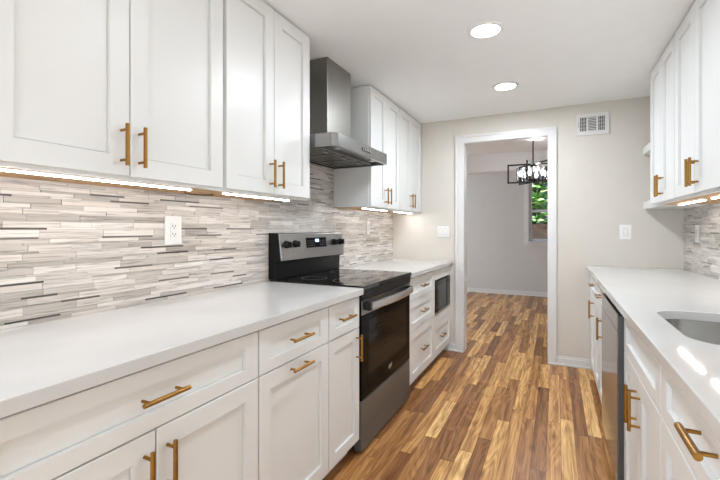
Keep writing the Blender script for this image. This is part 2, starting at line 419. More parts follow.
# window
bm = bmesh.new(); cw = 0.075
box(bm, WX0 - cw, WX0, DY - 0.018, DY, WZ0 - 0.0, WZ1 + cw); box(bm, WX1, WX1 + cw, DY - 0.018, DY, WZ0, WZ1 + cw)
box(bm, WX0, WX1, DY - 0.018, DY, WZ1, WZ1 + cw)
box(bm, WX0 - cw, WX1 + cw, DY - 0.018, DY, WZ0 - 0.07, WZ0 - 0.02); box(bm, WX0 - cw - 0.02, WX1 + cw + 0.02, DY - 0.05, DY + 0.02, WZ0 - 0.02, WZ0)
win = struct('window_1', bm, M['trim'], bevel=0.002)
def sash(z0, z1, y):
    bm = bmesh.new(); f = 0.045
    box(bm, WX0, WX0 + f, y, y + 0.03, z0, z1); box(bm, WX1 - f, WX1, y, y + 0.03, z0, z1)
    box(bm, WX0 + f, WX1 - f, y, y + 0.03, z0, z0 + f); box(bm, WX0 + f, WX1 - f, y, y + 0.03, z1 - f, z1)
    s_ = obj('sash', bm, M['vinyl'], win, bevel=0.002)
    obj('pane', bx(WX0 + f, WX1 - f, y + 0.012, y + 0.018, z0 + f, z1 - f), M['pane'], s_)
sash(WZ0, 1.478, DY + 0.035); sash(1.433, WZ1, DY + 0.07)

# ---------------------------------------------------------------- strip mosaic on the walls
ZC, ZU = 0.849, 1.303
PAL = [(0.59, 0.54, 0.485), (0.64, 0.595, 0.545), (0.55, 0.505, 0.455), (0.49, 0.45, 0.405), (0.61, 0.565, 0.52), (0.67, 0.63, 0.585), (0.42, 0.385, 0.345)]
DARK = [(0.13, 0.112, 0.098), (0.19, 0.168, 0.15), (0.10, 0.088, 0.08)]
def mosaic(parent, xw, s, spans, seed):
    rnd = random.Random(seed)
    bm = bmesh.new(); col = bm.loops.layers.float_color.new('tilecol')
    x1 = xw + s * 0.006
    ya, yb = min(q[0] for q in spans), max(q[1] for q in spans); za, zb = min(q[2] for q in spans), max(q[3] for q in spans)
    z = za; thin = False
    while z < zb - 0.002:
        thin = not thin and rnd.random() < 0.62
        h = 0.0066 if thin else rnd.choice((0.0125, 0.016, 0.0195, 0.0235))
        y = ya - rnd.random() * 0.13; dk = False
        while y < yb:
            Ln = rnd.choice((0.10, 0.125, 0.15, 0.155, 0.155, 0.20))
            dk = thin and not dk and rnd.random() < 0.34
            c = rnd.choice(DARK) if dk else rnd.choice(PAL)
            j = rnd.uniform(0.95, 1.05); c = tuple(q * j for q in c)
            off = rnd.uniform(0.0, 0.0022); g = 0.0005
            for y0, y1, z0, z1 in spans:
                a, b = max(y, y0) + 0.0005, min(y + Ln, y1) - 0.0005
                p, q = max(z, z0) + g, min(z + h, z1) - g
                if b - a < 0.003 or q - p < 0.001: continue
                xo = x1 + s * off
                v = [bm.verts.new(t) for t in ((xo, a, p), (xo, b, p), (xo, b, q), (xo, a, q))]
                u = [bm.verts.new((xw + s * 0.002, t.co.y, t.co.z)) for t in v]
                fs = [bm.faces.new(v)] + [bm.faces.new((v[i], v[(i + 1) % 4], u[(i + 1) % 4], u[i])) for i in range(4)]
                for f in fs:
                    for lp in f.loops: lp[col] = c + (1,)
            y += Ln
        z += h
    for y0, y1, z0, z1 in spans:      # grout bed
        box(bm, *sorted((xw + s * 0.0005, xw + s * 0.004)), y0, y1, z0, z1, 1)
    return obj('tile_backsplash', bm, [M['tile'], M['grout']], parent)
mosaic(wl_, XL, 1, [(0.2, 1.803, ZC, ZU), (1.803, 2.570, ZC - 0.05, CEIL - 0.002), (2.570, YB, ZC, ZU)], 3)
mosaic(wr_, XR, -1, [(0.5, YB, ZC, ZU)], 5)
TXL = XL + 0.0085; TXR = XR - 0.0085

# ---------------------------------------------------------------- cabinets
FB = -0.907      # left carcass front
DT = 0.807       # top of drawers
SEAM = 0.653
def base_body(t, x_front, x_back, y0, y1, niche=None):
    bm = bmesh.new(); s = 1 if x_front > x_back else -1
    a, b = sorted((x_front, x_back))
    if niche:
        n0, n1, nz0, nz1 = niche
        box(bm, a, b, y0, y1, 0.085, nz0); box(bm, a, b, y0, y1, nz1, 0.8165)
        box(bm, a, b, y0, n0, nz0, nz1); box(bm, a, b, n1, y1, nz0, nz1)
        box(bm, a, a + 0.02, n0, n1, nz0, nz1)
    else:
        box(bm, a, b, y0, y1, 0.085, 0.8165)
    o = obj('body', bm, M['cab'], t)
    tx = x_front - s * 0.05
    obj('toe_kick', bx(*sorted((tx, tx - s * 0.012)), y0, y1, 0.0, 0.085), M['toe'], t)
    return o
def left_base(y0, y1, name, label, niche=None, cat='cabinet'):
    y0 += 0.0006; y1 -= 0.0006
    t = empty(name, ((XL + FB) / 2, (y0 + y1) / 2, 0), label, cat, 'base cabinets with brass pulls')
    base_body(t, FB, XL + 0.002, y0, y1, niche)
    return t
G = 0.0035
FS = FB + 0.02   # left door surface
t = left_base(0.285, 1.047, 'drawer_base_cabinet', 'widest white base cabinet, wide drawer over two doors, nearest on the left')
d = shaker('drawer', t, FB, 1, 0.285 + G, 1.047 - G, SEAM + 0.002, DT, stile=0.058, rail=0.042); pull(d, FS, 1, 0.676, 0.735)
d = shaker('door', t, FB, 1, 0.285 + G, 0.664, 0.088, SEAM - 0.002); pull(d, FS, 1, 0.634, 0.552, vertical=True)
d = shaker('door', t, FB, 1, 0.668, 1.047 - G, 0.088, SEAM - 0.002); pull(d, FS, 1, 0.697, 0.552, vertical=True)
t = left_base(1.047, 1.504, 'pull_out_cabinet', 'white base cabinet with horizontal pulls on both its drawer and its tall door')
d = shaker('drawer', t, FB, 1, 1.047 + G, 1.504 - G, SEAM + 0.002, DT, rail=0.042); pull(d, FS, 1, 1.272, 0.735)
d = shaker('door', t, FB, 1, 1.047 + G, 1.504 - G, 0.088, SEAM - 0.002); pull(d, FS, 1, 1.272, 0.625)
t = left_base(1.504, 1.808, 'narrow_base_cabinet', 'narrow white base cabinet directly on the near side of the range')
d = shaker('drawer', t, FB, 1, 1.504 + G, 1.808 - G, SEAM + 0.002, DT, rail=0.042, stile=0.052); pull(d, FS, 1, 1.645, 0.735)
d = shaker('door', t, FB, 1, 1.504 + G, 1.808 - G, 0.088, SEAM - 0.002, stile=0.052); pull(d, FS, 1, 1.772, 0.560, vertical=True)
t = left_base(2.578, 3.185, 'drawer_stack_cabinet', 'white base cabinet with a stack of three drawers beyond the range')
for a, b, z in ((SEAM + 0.002, DT, 0.733), (0.437, SEAM - 0.002, 0.548), (0.088, 0.433, 0.272)):
    d = shaker('drawer', t, FB, 1, 2.578 + G, 3.185 - G, a, b, rail=0.042 if a > 0.6 else 0.055); pull(d, FS, 1, 2.865, z)
t = left_base(3.185, YB - 0.002, 'microwave_cabinet', 'white base cabinet holding the microwave in an open niche above one drawer', niche=(3.215, 3.745, 0.432, 0.722))
bm = bmesh.new()
for a, b, c, e in ((3.187, 3.214, 0.365, 0.8155), (3.746, YB - 0.003, 0.088, 0.8155), (3.214, 3.746, 0.723, 0.8155), (3.214, 3.746, 0.365, 0.431)):
    box(bm, FB, FB + 0.018, a, b, c, e)
obj('face_frame', bm, M['cab'], t, bevel=0.001)
d = shaker('drawer', t, FB, 1, 3.189, 3.744, 0.088, 0.361); pull(d, FS, 1, 3.41, 0.235)
# microwave in the niche
t = empty('microwave', (-1.15, 3.48, 0.4325), 'black microwave oven in the open niche of the far left base cabinet', 'microwave')
mx = FB + 0.022
obj('body', bx(-1.40, FB - 0.01, 3.226, 3.734, 0.4325, 0.712), M['matblack'], t, bevel=0.003)
dd = obj('door', bx(FB - 0.009, mx, 3.226, 3.612, 0.452, 0.712), M['bglass'], t, bevel=0.003)
obj('window', bx(mx + 0.0002, mx + 0.0015, 3.262, 3.575, 0.487, 0.678), mat('tinted_window', (0.012, 0.012, 0.012), 0.12, spec=0.12), dd)
pp = obj('control_panel', bx(FB - 0.009, mx, 3.615, 3.734, 0.452, 0.712), mat('dark_control', (0.03, 0.03, 0.03), 0.2, spec=0.3), t, bevel=0.003)
obj('display', bx(mx + 0.0002, mx + 0.001, 3.635, 3.714, 0.665, 0.692), M['bglass'], pp)
obj('base_trim', bx(FB - 0.009, mx, 3.226, 3.734, 0.4325, 0.450), M['steel'], t, bevel=0.002)

# right run
RF = 0.27; RS = 0.25
def right_base(y0, y1, name, label):
    y0 += 0.0006; y1 -= 0.0006
    t = empty(name, ((XR + RF) / 2, (y0 + y1) / 2, 0), label, 'cabinet', 'base cabinets with brass pulls')
    base_body(t, RF, XR - 0.002, y0, y1)
    return t
t = right_base(0.56, 1.30, 'drawer_base_cabinet', 'white base cabinet nearest on the right, long brass pull on its drawer')
d = shaker('drawer', t, RF, -1, 0.56 + G, 1.30 - G, SEAM + 0.002, DT, rail=0.042); pull(d, RS, -1, 0.928, 0.757, L=0.122, r=0.0074)
d = shaker('door', t, RF, -1, 0.932, 1.30 - G, 0.088, SEAM - 0.002); pull(d, RS, -1, 0.962, 0.552, vertical=True)
d = shaker('door', t, RF, -1, 0.56 + G, 0.928, 0.088, SEAM - 0.002); pull(d, RS, -1, 0.898, 0.552, vertical=True)
# sink base: an open-topped carcass so the bowl hangs inside
t = empty('sink_base_cabinet', ((XR + RF) / 2, 1.615, 0), 'white sink base cabinet between dishwasher and nearest right drawer cabinet', 'cabinet', 'base cabinets with brass pulls')
bm = bmesh.new(); y0, y1 = 1.3006, 1.9294
box(bm, RF, RF + 0.018, y0, y1, 0.085, 0.8165); box(bm, XR - 0.02, XR - 0.002, y0, y1, 0.085, 0.8165)
box(bm, RF + 0.018, XR - 0.02, y0, y0 + 0.016, 0.085, 0.8165); box(bm, RF + 0.018, XR - 0.02, y1 - 0.016, y1, 0.085, 0.8165)
box(bm, RF + 0.018, XR - 0.02, y0 + 0.016, y1 - 0.016, 0.085, 0.10)
obj('body', bm, M['cab'], t)
obj('toe_kick', bx(RF + 0.05, RF + 0.062, y0, y1, 0, 0.085), M['toe'], t)
shaker('false_front', t, RF, -1, 1.30 + G, 1.93 - G, SEAM + 0.002, DT, rail=0.042)
d = shaker('door', t, RF, -1, 1.617, 1.93 - G, 0.088, SEAM - 0.002); pull(d, RS, -1, 1.648, 0.542, vertical=True)
d = shaker('door', t, RF, -1, 1.30 + G, 1.613, 0.088, SEAM - 0.002); pull(d, RS, -1, 1.583, 0.542, vertical=True)
t = right_base(2.545, 2.965, 'narrow_base_cabinet', 'narrow white base cabinet right behind the dishwasher on its far side')
d = shaker('drawer', t, RF, -1, 2.545 + G, 2.965 - G, SEAM + 0.002, DT, rail=0.042); pull(d, RS, -1, 2.755, 0.748)
d = shaker('door', t, RF, -1, 2.545 + G, 2.965 - G, 0.088, SEAM - 0.002); pull(d, RS, -1, 2.70, 0.565, vertical=True)
t = right_base(2.965, YB - 0.002, 'corner_base_cabinet', 'white base cabinet at the far right end against the beige wall')
d = shaker('drawer', t, RF, -1, 2.965 + G, 3.60, SEAM + 0.002, DT, rail=0.042); pull(d, RS, -1, 3.28, 0.748)
d = shaker('door', t, RF, -1, 3.285, 3.60, 0.088, SEAM - 0.002); pull(d, RS, -1, 3.325, 0.565, vertical=True)
d = shaker('door', t, RF, -1, 2.965 + G, 3.281, 0.088, SEAM - 0.002)
obj('filler', bx(RF - 0.018, RF, 3.604, YB - 0.003, 0.088, 0.8165), M['cab'], t)
# dishwasher
t = empty('dishwasher', (0.55, 2.238, 0), 'stainless dishwasher with dark top edge in the right row of cabinets', 'dishwasher')
obj('tub', bx(RF, 0.84, 1.935, 2.540, 0.085, 0.812), M['matblack'], t)
dd = obj('door', bx(0.2275, 0.2325, 1.936, 2.539, 0.095, 0.725), M['steel_dark'], t, bevel=0.002)
obj('door_liner', bx(0.2326, RF - 0.001, 1.937, 2.538, 0.095, 0.790), M['liner'], dd)
cc = obj('control_strip', bx(0.2275, 0.2325, 1.936, 2.539, 0.728, 0.795), M['steel_dark'], t, bevel=0.002)
obj('top_edge', bx(0.2327, RF - 0.001, 1.937, 2.538, 0.7903, 0.797), M['black'], cc)
bm = bmesh.new(); cyl(bm, (0.2274, 2.40, 0.705), (0.2262, 2.40, 0.705), 0.014, 20)
obj('badge', bm, M['silver'], dd)
bm = bmesh.new(); box(bm, 0.2268, 0.2274, 2.20, 2.34, 0.748, 0.752)
for k in range(5): box(bm, 0.2268, 0.2274, 2.05 + 0.025 * k, 2.058 + 0.025 * k, 0.768, 0.774)
obj('button_marks', bm, mat('grey_marks', (0.35, 0.35, 0.35), 0.4), cc)
obj('toe_kick', bx(RF + 0.05, RF + 0.062, 1.936, 2.539, 0, 0.085), M['black'], t)

# ---------------------------------------------------------------- countertops and sink
def slab(name, pts, label, hole=None):
    z0, z1 = 0.817, ZC
    bm = bmesh.new()
    def loop(p, z):
        v = [bm.verts.new((x, y, z)) for x, y in p]
        e = [bm.edges.new((v[i], v[(i + 1) % len(v)])) for i in range(len(v))]
        return v, e
    for z in (z0, z1):
        vo, eo = loop(pts, z)
        if hole:
            vh, eh = loop(hole, z); bmesh.ops.triangle_fill(bm, edges=eo + eh, use_beauty=True)
        else: vh = None; bm.faces.new(vo)
        if z == z0: lo, lh = vo, vh
    for a, b in ((lo, vo), (lh, vh)):
        if a:
            n = len(a)
            for i in range(n): bm.faces.new((a[i], a[(i + 1) % n], b[(i + 1) % n], b[i]))
    o = obj(name, bm, M['quartz'], bevel=0.0025)
    return tag(o, label, 'countertop', 'white quartz countertops')
def rect(x0, x1, y0, y1): return [(x0, y0), (x1, y0), (x1, y1), (x0, y1)]
slab('countertop', rect(XL + 0.009, -0.865, 0.275, 1.811), 'long white quartz countertop on the left in front of the range')
slab('countertop', rect(XL + 0.009, -0.865, 2.574, YB - 0.0005), 'short white quartz countertop beyond the range, running to the back wall')
HOLE = rrect(0.325, 0.735, 1.318, 1.82, 0.095, 10)
slab('countertop', rect(0.228, XR - 0.009, 0.55, YB - 0.0005), 'white quartz countertop on the right with the sink cut-out', hole=HOLE)
t = empty('sink', (0.53, 1.55, 0.60), 'undermount stainless steel sink in the right countertop', 'sink')
bm = bmesh.new(); loops = []
for grow, z, r in ((0.014, 0.8165, 0.105), (0.004, 0.8165, 0.098), (0.004, 0.66, 0.095), (-0.012, 0.632, 0.085), (-0.03, 0.625, 0.07)):
    p = rrect(0.325 - grow, 0.735 + grow, 1.318 - grow, 1.82 + grow, r, 10); loops.append([bm.verts.new((x, y, z)) for x, y in p])
for a, b in zip(loops, loops[1:]):
    for i in range(len(a)): bm.faces.new((a[i], a[(i + 1) % len(a)], b[(i + 1) % len(a)], b[i]))
bm.faces.new(loops[-1])
o = obj('bowl', bm, M['sinksteel'], t, smooth=True)
sd = o.modifiers.new('thick', 'SOLIDIFY'); sd.thickness = 0.0015; sd.offset = -1
bm = bmesh.new(); lathe(bm, [(0.0, 0.003), (0.03, 0.003), (0.034, 0.006), (0.042, 0.006), (0.045, 0.0012)], (0.62, 1.55, 0.625), 24)
obj('drain', bm, M['silver'], t, smooth=True)

# ---------------------------------------------------------------- upper cabinets
UFL = -1.195; UTOP = CEIL - 0.009
def upper(side, y0, y1, name, label, pulls, reveal=0.006, split=None, light_edge=False):
    s = 1 if side == 'L' else -1
    xf = UFL if s == 1 else 0.58
    xw = (XL + 0.002) if s == 1 else (XR - 0.002)
    y0 += 0.0006; y1 -= 0.0006
    t = empty(name, ((xf + xw) / 2, (y0 + y1) / 2, ZU), label, 'cabinet', 'white shaker wall cabinets')
    obj('body', bx(*sorted((xf, xw)), y0, y1, ZU + 0.004, UTOP), M['cab'], t)
    obj('bottom_panel', bx(*sorted((xf - s * 0.022, xw)), y0 + 0.001, y1 - 0.001, ZU + 0.0005, ZU + 0.0036), M['ply'], t)
    obj('bottom_rail', bx(*sorted((xf, xf - s * 0.021)), y0, y1, ZU - 0.004, ZU + 0.0038), M['cab'], t)
    sp = split or (y0 + y1) / 2
    for a, b, hy in ((y0 + reveal, sp - 0.0018, pulls[0]), (sp + 0.0018, y1 - reveal, pulls[1])):
        d = shaker('door', t, xf, s, a, b, ZU + 0.006, UTOP - 0.002, stile=0.06)
        if hy is not None: pull(d, xf + s * 0.02, s, hy, 1.399, L=0.125, vertical=True)
    return t
upper('L', 0.426, 1.188, 'wall_cabinet', 'wide white two-door wall cabinet nearest on the left', (0.764, 0.822), split=0.793, reveal=0.012)
upper('L', 1.188, 1.800, 'wall_cabinet', 'white two-door wall cabinet immediately on the near side of the range hood', (1.462, 1.526))
upper('L', 2.574, 3.163, 'wall_cabinet', 'white two-door wall cabinet immediately beyond the range hood', (2.832, 2.895))
upper('L', 3.163, YB - 0.002, 'wall_cabinet', 'white two-door wall cabinet on the left touching the back wall', (3.420, 3.485), split=3.455)
upper('R', 2.60, 3.203, 'wall_cabinet', 'white two-door wall cabinet on the right beside the open shelves', (2.842, 2.895))
upper('R', 1.94, 2.60, 'wall_cabinet', 'white two-door wall cabinet at the right edge, nearer than its neighbour', (2.212, 2.264))
# open shelves at the end of the right run
for z, lab in ((1.299, 'lower white open shelf level with the bottom of the right wall cabinets'), (1.715, 'upper white open shelf beside the far right wall cabinet')):
    bm = bmesh.new(); prism(bm, [(XR - 0.002, 3.205), (0.608, 3.205), (0.608, 3.74), (0.635, YB - 0.002), (XR - 0.002, YB - 0.002)], z, z + 0.055)
    tag(obj('open_shelf', bm, M['cab'], bevel=0.002), lab, 'shelf', 'open end shelves')
# under-cabinet light strips
def strip(x, y0, y1, label, w=0.022):
    t = empty('light_strip', (x, (y0 + y1) / 2, ZU - 0.012), label, 'light strip', 'under-cabinet light strips')
    obj('housing', bx(x - w / 2, x + w / 2, y0, y1, ZU - 0.004, ZU + 0.0003), M['plate'], t)
    obj('diffuser', bx(x - w / 2 + 0.002, x + w / 2 - 0.002, y0 + 0.004, y1 - 0.004, ZU - 0.0075, ZU - 0.0042), M['strip'], t)
strip(-1.268, 0.44, 1.10, 'glowing light strip under the nearest left wall cabinet')
strip(-1.268, 1.27, 1.73, 'glowing light strip under the wall cabinet just before the range hood')
strip(-1.268, 2.64, 3.08, 'glowing light strip under the wall cabinet just beyond the range hood')
strip(-1.268, 3.29, 3.73, 'glowing light strip under the left wall cabinet at the back wall')
strip(0.695, 2.66, 3.10, 'glowing light strip under the right wall cabinet beside the open shelves')
strip(0.695, 2.02, 2.52, 'glowing light strip under the right wall cabinet at the picture edge')
# loose power cord between two left strips
bm = bmesh.new()
pts = [Vector((-1.30 - 0.03 * math.sin(k * 0.55), 1.10 + 0.17 * k / 14, ZU - 0.006 - 0.012 * math.sin(k / 14 * math.pi))) for k in range(15)]
for a, b in zip(pts, pts[1:]): cyl(bm, a, b, 0.003, 8)
tag(obj('power_cord', bm, M['cord'], smooth=True), 'brown power cord hanging between two light strips under the left wall cabinets', 'cord')

# ---------------------------------------------------------------- range
RY0, RY1 = 1.816, 2.569; RX = -0.882
t = empty('range', (-1.19, (RY0 + RY1) / 2, 0), 'freestanding stainless and black electric range between the left countertops', 'range')
obj('body', bx(XL + 0.03, -0.925, RY0, RY1, 0.03, 0.832), M['black'], t)
bm = bmesh.new()
for yy in (RY0 + 0.05, RY1 - 0.05):
    for xx in (-1.40, -0.99):
        bm = bmesh.new(); cyl(bm, (xx, yy, 0.0), (xx, yy, 0.03), 0.016, 12); obj('foot', bm, M['matblack'], t)

ct = obj('cooktop', bx(XL + 0.022, -0.871, RY0 - 0.002, RY1 + 0.002, 0.833, 0.857), M['cooktop'], t, bevel=0.004)
def ringmesh(c, r0, r1, z):
    bm = bmesh.new(); lathe(bm, [(r0, 0), (r0, 0.0004), (r1, 0.0004), (r1, 0)], (c[0], c[1], z), 40); return bm
for (ex, ey, er) in ((-1.03, 2.00, 0.105), (-1.03, 2.39, 0.085), (-1.28, 2.00, 0.075), (-1.28, 2.39, 0.105)):
    obj('burner_ring', ringmesh((ex, ey), er - 0.003, er, 0.8571), mat('burner_mark', (0.10, 0.10, 0.10), 0.3), ct)
obj('front_band', bx(-0.925, RX + 0.004, RY0 + 0.001, RY1 - 0.001, 0.786, 0.832), M['black'], t, bevel=0.003)
dr = obj('door', bx(-0.923, RX, RY0 + 0.003, RY1 - 0.003, 0.272, 0.782), M['ovenglass'], t, bevel=0.003)
obj('top_trim', bx(RX, RX + 0.003, RY0 + 0.003, RY1 - 0.003, 0.708, 0.782), M['steel'], dr, bevel=0.001)
obj('window', bx(RX + 0.0002, RX + 0.001, RY0 + 0.085, RY1 - 0.085, 0.385, 0.668), mat('oven_window', (0.007, 0.007, 0.007), 0.06, spec=0.10, bump=0.5, bscale=14, stretch=(1, 0.35, 2.6)), dr)
# bowed towel-bar handle
bm = bmesh.new(); N = 18; sec = []
for k in range(N + 1):
    q = k / N; y = RY0 + 0.045 + q * (RY1 - RY0 - 0.115); bow = 0.022 * math.sin(q * math.pi) + 0.030
    x = RX + 0.003 + bow
    sec.append([bm.verts.new((x + dx, y, 0.752 + dz)) for dx, dz in ((0.0, -0.021), (0.012, -0.018), (0.016, 0), (0.012, 0.018), (0.0, 0.021), (-0.005, 0.0))])
for a, b in zip(sec, sec[1:]):
    for i in range(6): bm.faces.new((a[i], a[(i + 1) % 6], b[(i + 1) % 6], b[i]))
bm.faces.new(sec[0]); bm.faces.new(sec[-1])
hd = obj('handle', bm, M['handlesteel'], dr, smooth=True)
for y in (RY0 + 0.032, RY1 - 0.060 - 0.03):
    obj('handle_bracket', bx(RX + 0.0032, RX + 0.040, y, y + 0.03, 0.730, 0.774), M['matblack'], dr, bevel=0.003)
# round swirl emblem
bm = bmesh.new()
for k in range(28):
    a0, a1 = math.radians(-40 + 300 * k / 28), math.radians(-40 + 300 * (k + 1) / 28)
    f = lambda a: (RX + 0.0022, 2.205 + 0.019 * math.cos(a), 0.335 + 0.011 * math.sin(a))
    cyl(bm, f(a0), f(a1), 0.0020, 6)
cyl(bm, (RX + 0.0022, 2.186, 0.324), (RX + 0.0022, 2.232, 0.349), 0.0018, 6)
obj('emblem', bm, M['silver'], dr)
obj('drawer', bx(-0.923, RX, RY0 + 0.003, RY1 - 0.003, 0.012, 0.266), M['drawersteel'], t, bevel=0.004)
# backguard
bm = bmesh.new(); pr = [(XL + 0.0095, 0.858), (-1.423, 0.858), (-1.420, 0.955), (-1.387, 0.962), (-1.406, 1.118), (-1.418, 1.124), (XL + 0.0095, 1.124)]
a = [bm.verts.new((x, RY0 + 0.004, z)) for x, z in pr]; b = [bm.verts.new((x, RY1 - 0.004, z)) for x, z in pr]
bm.faces.new(a); bm.faces.new(b)
for i in range(len(pr)): bm.faces.new((a[i], a[(i + 1) % len(pr)], b[(i + 1) % len(pr)], b[i]))
bgd = obj('backguard', bm, M['black'], t, bevel=0.002)
def slant(z, out=0.0):  # face of the control panel
    q = (z - 0.962) / 0.156; return -1.387 - 0.019 * q + out
def plate(y0, y1, z0, z1, o0, o1):
    bm = bmesh.new()
    vs = [bm.verts.new((slant(z, o), y, z)) for o in (o0, o1) for y in (y0, y1) for z in (z0, z1)]
    for f in ((0, 1, 3, 2), (4, 6, 7, 5), (0, 4, 5, 1), (2, 3, 7, 6), (0, 2, 6, 4), (1, 5, 7, 3)): bm.faces.new([vs[i] for i in f])
    return bm
cp = obj('control_panel', plate(RY0 + 0.006, RY1 - 0.006, 0.966, 1.120, 0.0005, 0.006), M['steel'], bgd, bevel=0.003)
dp = obj('display', plate(2.085, 2.325, 1.030, 1.092, 0.0063, 0.008), M['bglass'], cp)
KEYM = mat('key_grey', (0.22, 0.22, 0.22), 0.4)
for (yy, zz) in [(2.10 + 0.022 * i, 1.042 + 0.014 * j) for i in range(4) for j in range(3)] + [(2.245 + 0.022 * i, 1.042 + 0.014 * j) for i in range(4) for j in range(3)]:
    obj('key_mark', bx(slant(zz, 0.0081), slant(zz, 0.0087), yy, yy + 0.008, zz, zz + 0.0035), KEYM, dp)
obj('readout', plate(2.188, 2.232, 1.064, 1.083, 0.0082, 0.0088), M['blue'], dp)
for ky in (1.878, 1.965, 2.425, 2.512):
    bm = bmesh.new(); zc = 1.058; x0 = slant(zc, 0.0063)
    cyl(bm, (x0, ky, zc), (x0 + 0.012, ky, zc), 0.0225, 24, 0.021); cyl(bm, (x0 + 0.012, ky, zc), (x0 + 0.03, ky, zc), 0.0185, 24, 0.0165)
    box(bm, x0 + 0.028, x0 + 0.036, ky - 0.0045, ky + 0.0045, zc - 0.0165, zc + 0.0165)
    obj('knob', bm, M['matblack'], cp, smooth=True)

# ---------------------------------------------------------------- range hood
HY0, HY1 = 1.822, 2.562; HX = -1.035; HZ0, HZ1 = 1.588, 1.658
t = empty('range_hood', (-1.27, 2.19, HZ0), 'stainless chimney range hood mounted above the range', 'range hood')
XH = XL + 0.0095
bm = bmesh.new(); r = 0.035
pts = [(XH, HY0), (XH, HY1)] + [(HX - r + r * math.sin(a), HY1 - r + r * math.cos(a)) for a in [P2 * k / 8 for k in range(9)]] + [(HX - r + r * math.cos(a), HY0 + r - r * math.sin(a)) for a in [P2 * k / 8 for k in range(9)]]
n = len(pts)
ins = []
cx, cy = (XH + HX) / 2, (HY0 + HY1) / 2
for (x, y) in pts: ins.append((cx + (x - cx) * 0.93, cy + (y - cy) * 0.955))
lo = [bm.verts.new((x, y, HZ0)) for x, y in pts]; hi = [bm.verts.new((x, y, HZ1)) for x, y in pts]
li = [bm.verts.new((x, y, HZ0)) for x, y in ins]; ld = [bm.verts.new((x, y, HZ0 + 0.018)) for x, y in ins]
bm.faces.new(hi); bm.faces.new(ld)
for A, B in ((lo, hi), (lo, li), (li, ld)):
    for i in range(n): bm.faces.new((A[i], A[(i + 1) % n], B[(i + 1) % n], B[i]))
cano = obj('canopy', bm, M['hoodsteel'], t, smooth=True)
obj('chimney', bx(XH, -1.222, 2.055, 2.358, HZ1 + 0.0003, CEIL - 0.001), M['chimney'], t, bevel=0.003)
for k in range(3):
    y0 = HY0 + 0.05 + k * 0.216; y1 = y0 + 0.208
    bm = bmesh.new(); x0, x1 = XH + 0.03, HX - 0.11
    box(bm, x0, x1, y0, y0 + 0.015, HZ0 + 0.004, HZ0 + 0.0175); box(bm, x0, x1, y1 - 0.015, y1, HZ0 + 0.004, HZ0 + 0.0175)
    box(bm, x0, x0 + 0.015, y0 + 0.015, y1 - 0.015, HZ0 + 0.004, HZ0 + 0.0175); box(bm, x1 - 0.015, x1, y0 + 0.015, y1 - 0.015, HZ0 + 0.004, HZ0 + 0.0175)
    for j in range(9):
        yy = y0 + 0.02 + j * 0.019; box(bm, x0 + 0.015, x1 - 0.015, yy, yy + 0.011, HZ0 + 0.006, HZ0 + 0.012)
    ft = obj('baffle_filter', bm, M['hoodsteel'], t)
    bm = bmesh.new(); ym = (y0 + y1) / 2
    box(bm, x1 - 0.045, x1 - 0.033, ym - 0.025, ym + 0.025, HZ0 - 0.004, HZ0 + 0.0037); obj('filter_handle', bm, M['silver'], ft, bevel=0.002)
for y in (HY0 + 0.14, HY1 - 0.14):
    bm = bmesh.new(); cyl(bm, (HX - 0.065, y, HZ0 + 0.010), (HX - 0.065, y, HZ0 + 0.0178), 0.020, 20); obj('hood_lamp', bm, M['silver'], t)
bm = bmesh.new(); box(bm, HX + 0.0002, HX + 0.0012, 2.14, 2.27, HZ0 + 0.028, HZ0 + 0.045)
bp_ = obj('button_panel', bm, M['matblack'], cano)
for k in range(5):
    bm = bmesh.new(); y = 2.156 + 0.0245 * k; cyl(bm, (HX + 0.0013, y, HZ0 + 0.0365), (HX + 0.0045, y, HZ0 + 0.0365), 0.0065, 14); obj('button', bm, M['silver'], bp_)

# ---------------------------------------------------------------- outlets, switches, vent, lamps
def wall_plate_x(name, x, s, yc, zc, wy, hz, label, cat, kind):
    t = empty(name, (x, yc, zc - hz / 2), label, cat)
    p = obj('cover_plate', bx(*sorted((x, x + s * 0.006)), yc - wy / 2, yc + wy / 2, zc - hz / 2, zc + hz / 2), M['plate'], t, bevel=0.002)
    f = x + s * 0.0062
    ins = obj('insert', bx(*sorted((f, f + s * 0.0025)), yc - 0.0165, yc + 0.0165, zc - 0.033, zc + 0.033), M['plate'], t, bevel=0.0008)
    g = f + s * 0.0027
    if kind == 'outlet':
        for dz in (-0.017, 0.017):
            bm = bmesh.new()
            box(bm, *sorted((g, g + s * 0.0006)), yc - 0.008, yc - 0.0055, zc + dz - 0.003, zc + dz + 0.006)
            box(bm, *sorted((g, g + s * 0.0006)), yc + 0.0055, yc + 0.008, zc + dz - 0.003, zc + dz + 0.005)
            cyl(bm, (g, yc, zc + dz - 0.008), (g + s * 0.0006, yc, zc + dz - 0.008), 0.0025, 10)
            obj('socket', bm, M['slot'], ins)
    else:
        obj('rocker', bx(*sorted((g, g + s * 0.002)), yc - 0.012, yc + 0.012, zc - 0.028, zc + 0.028), M['toggle'], ins, bevel=0.001)
wall_plate_x('wall_outlet', TXL, 1, 1.185, 1.142, 0.082, 0.122, 'white duplex outlet on the left tile under the nearest wall cabinet', 'outlet', 'outlet')
wall_plate_x('wall_switch', TXL, 1, 3.170, 1.161, 0.062, 0.118, 'white switch plate on the left tile beyond the range', 'switch', 'switch')
wall_plate_x('wall_switch', TXR, -1, 3.435, 1.115, 0.075, 0.122, 'white switch plate on the tile of the right wall', 'switch', 'switch')
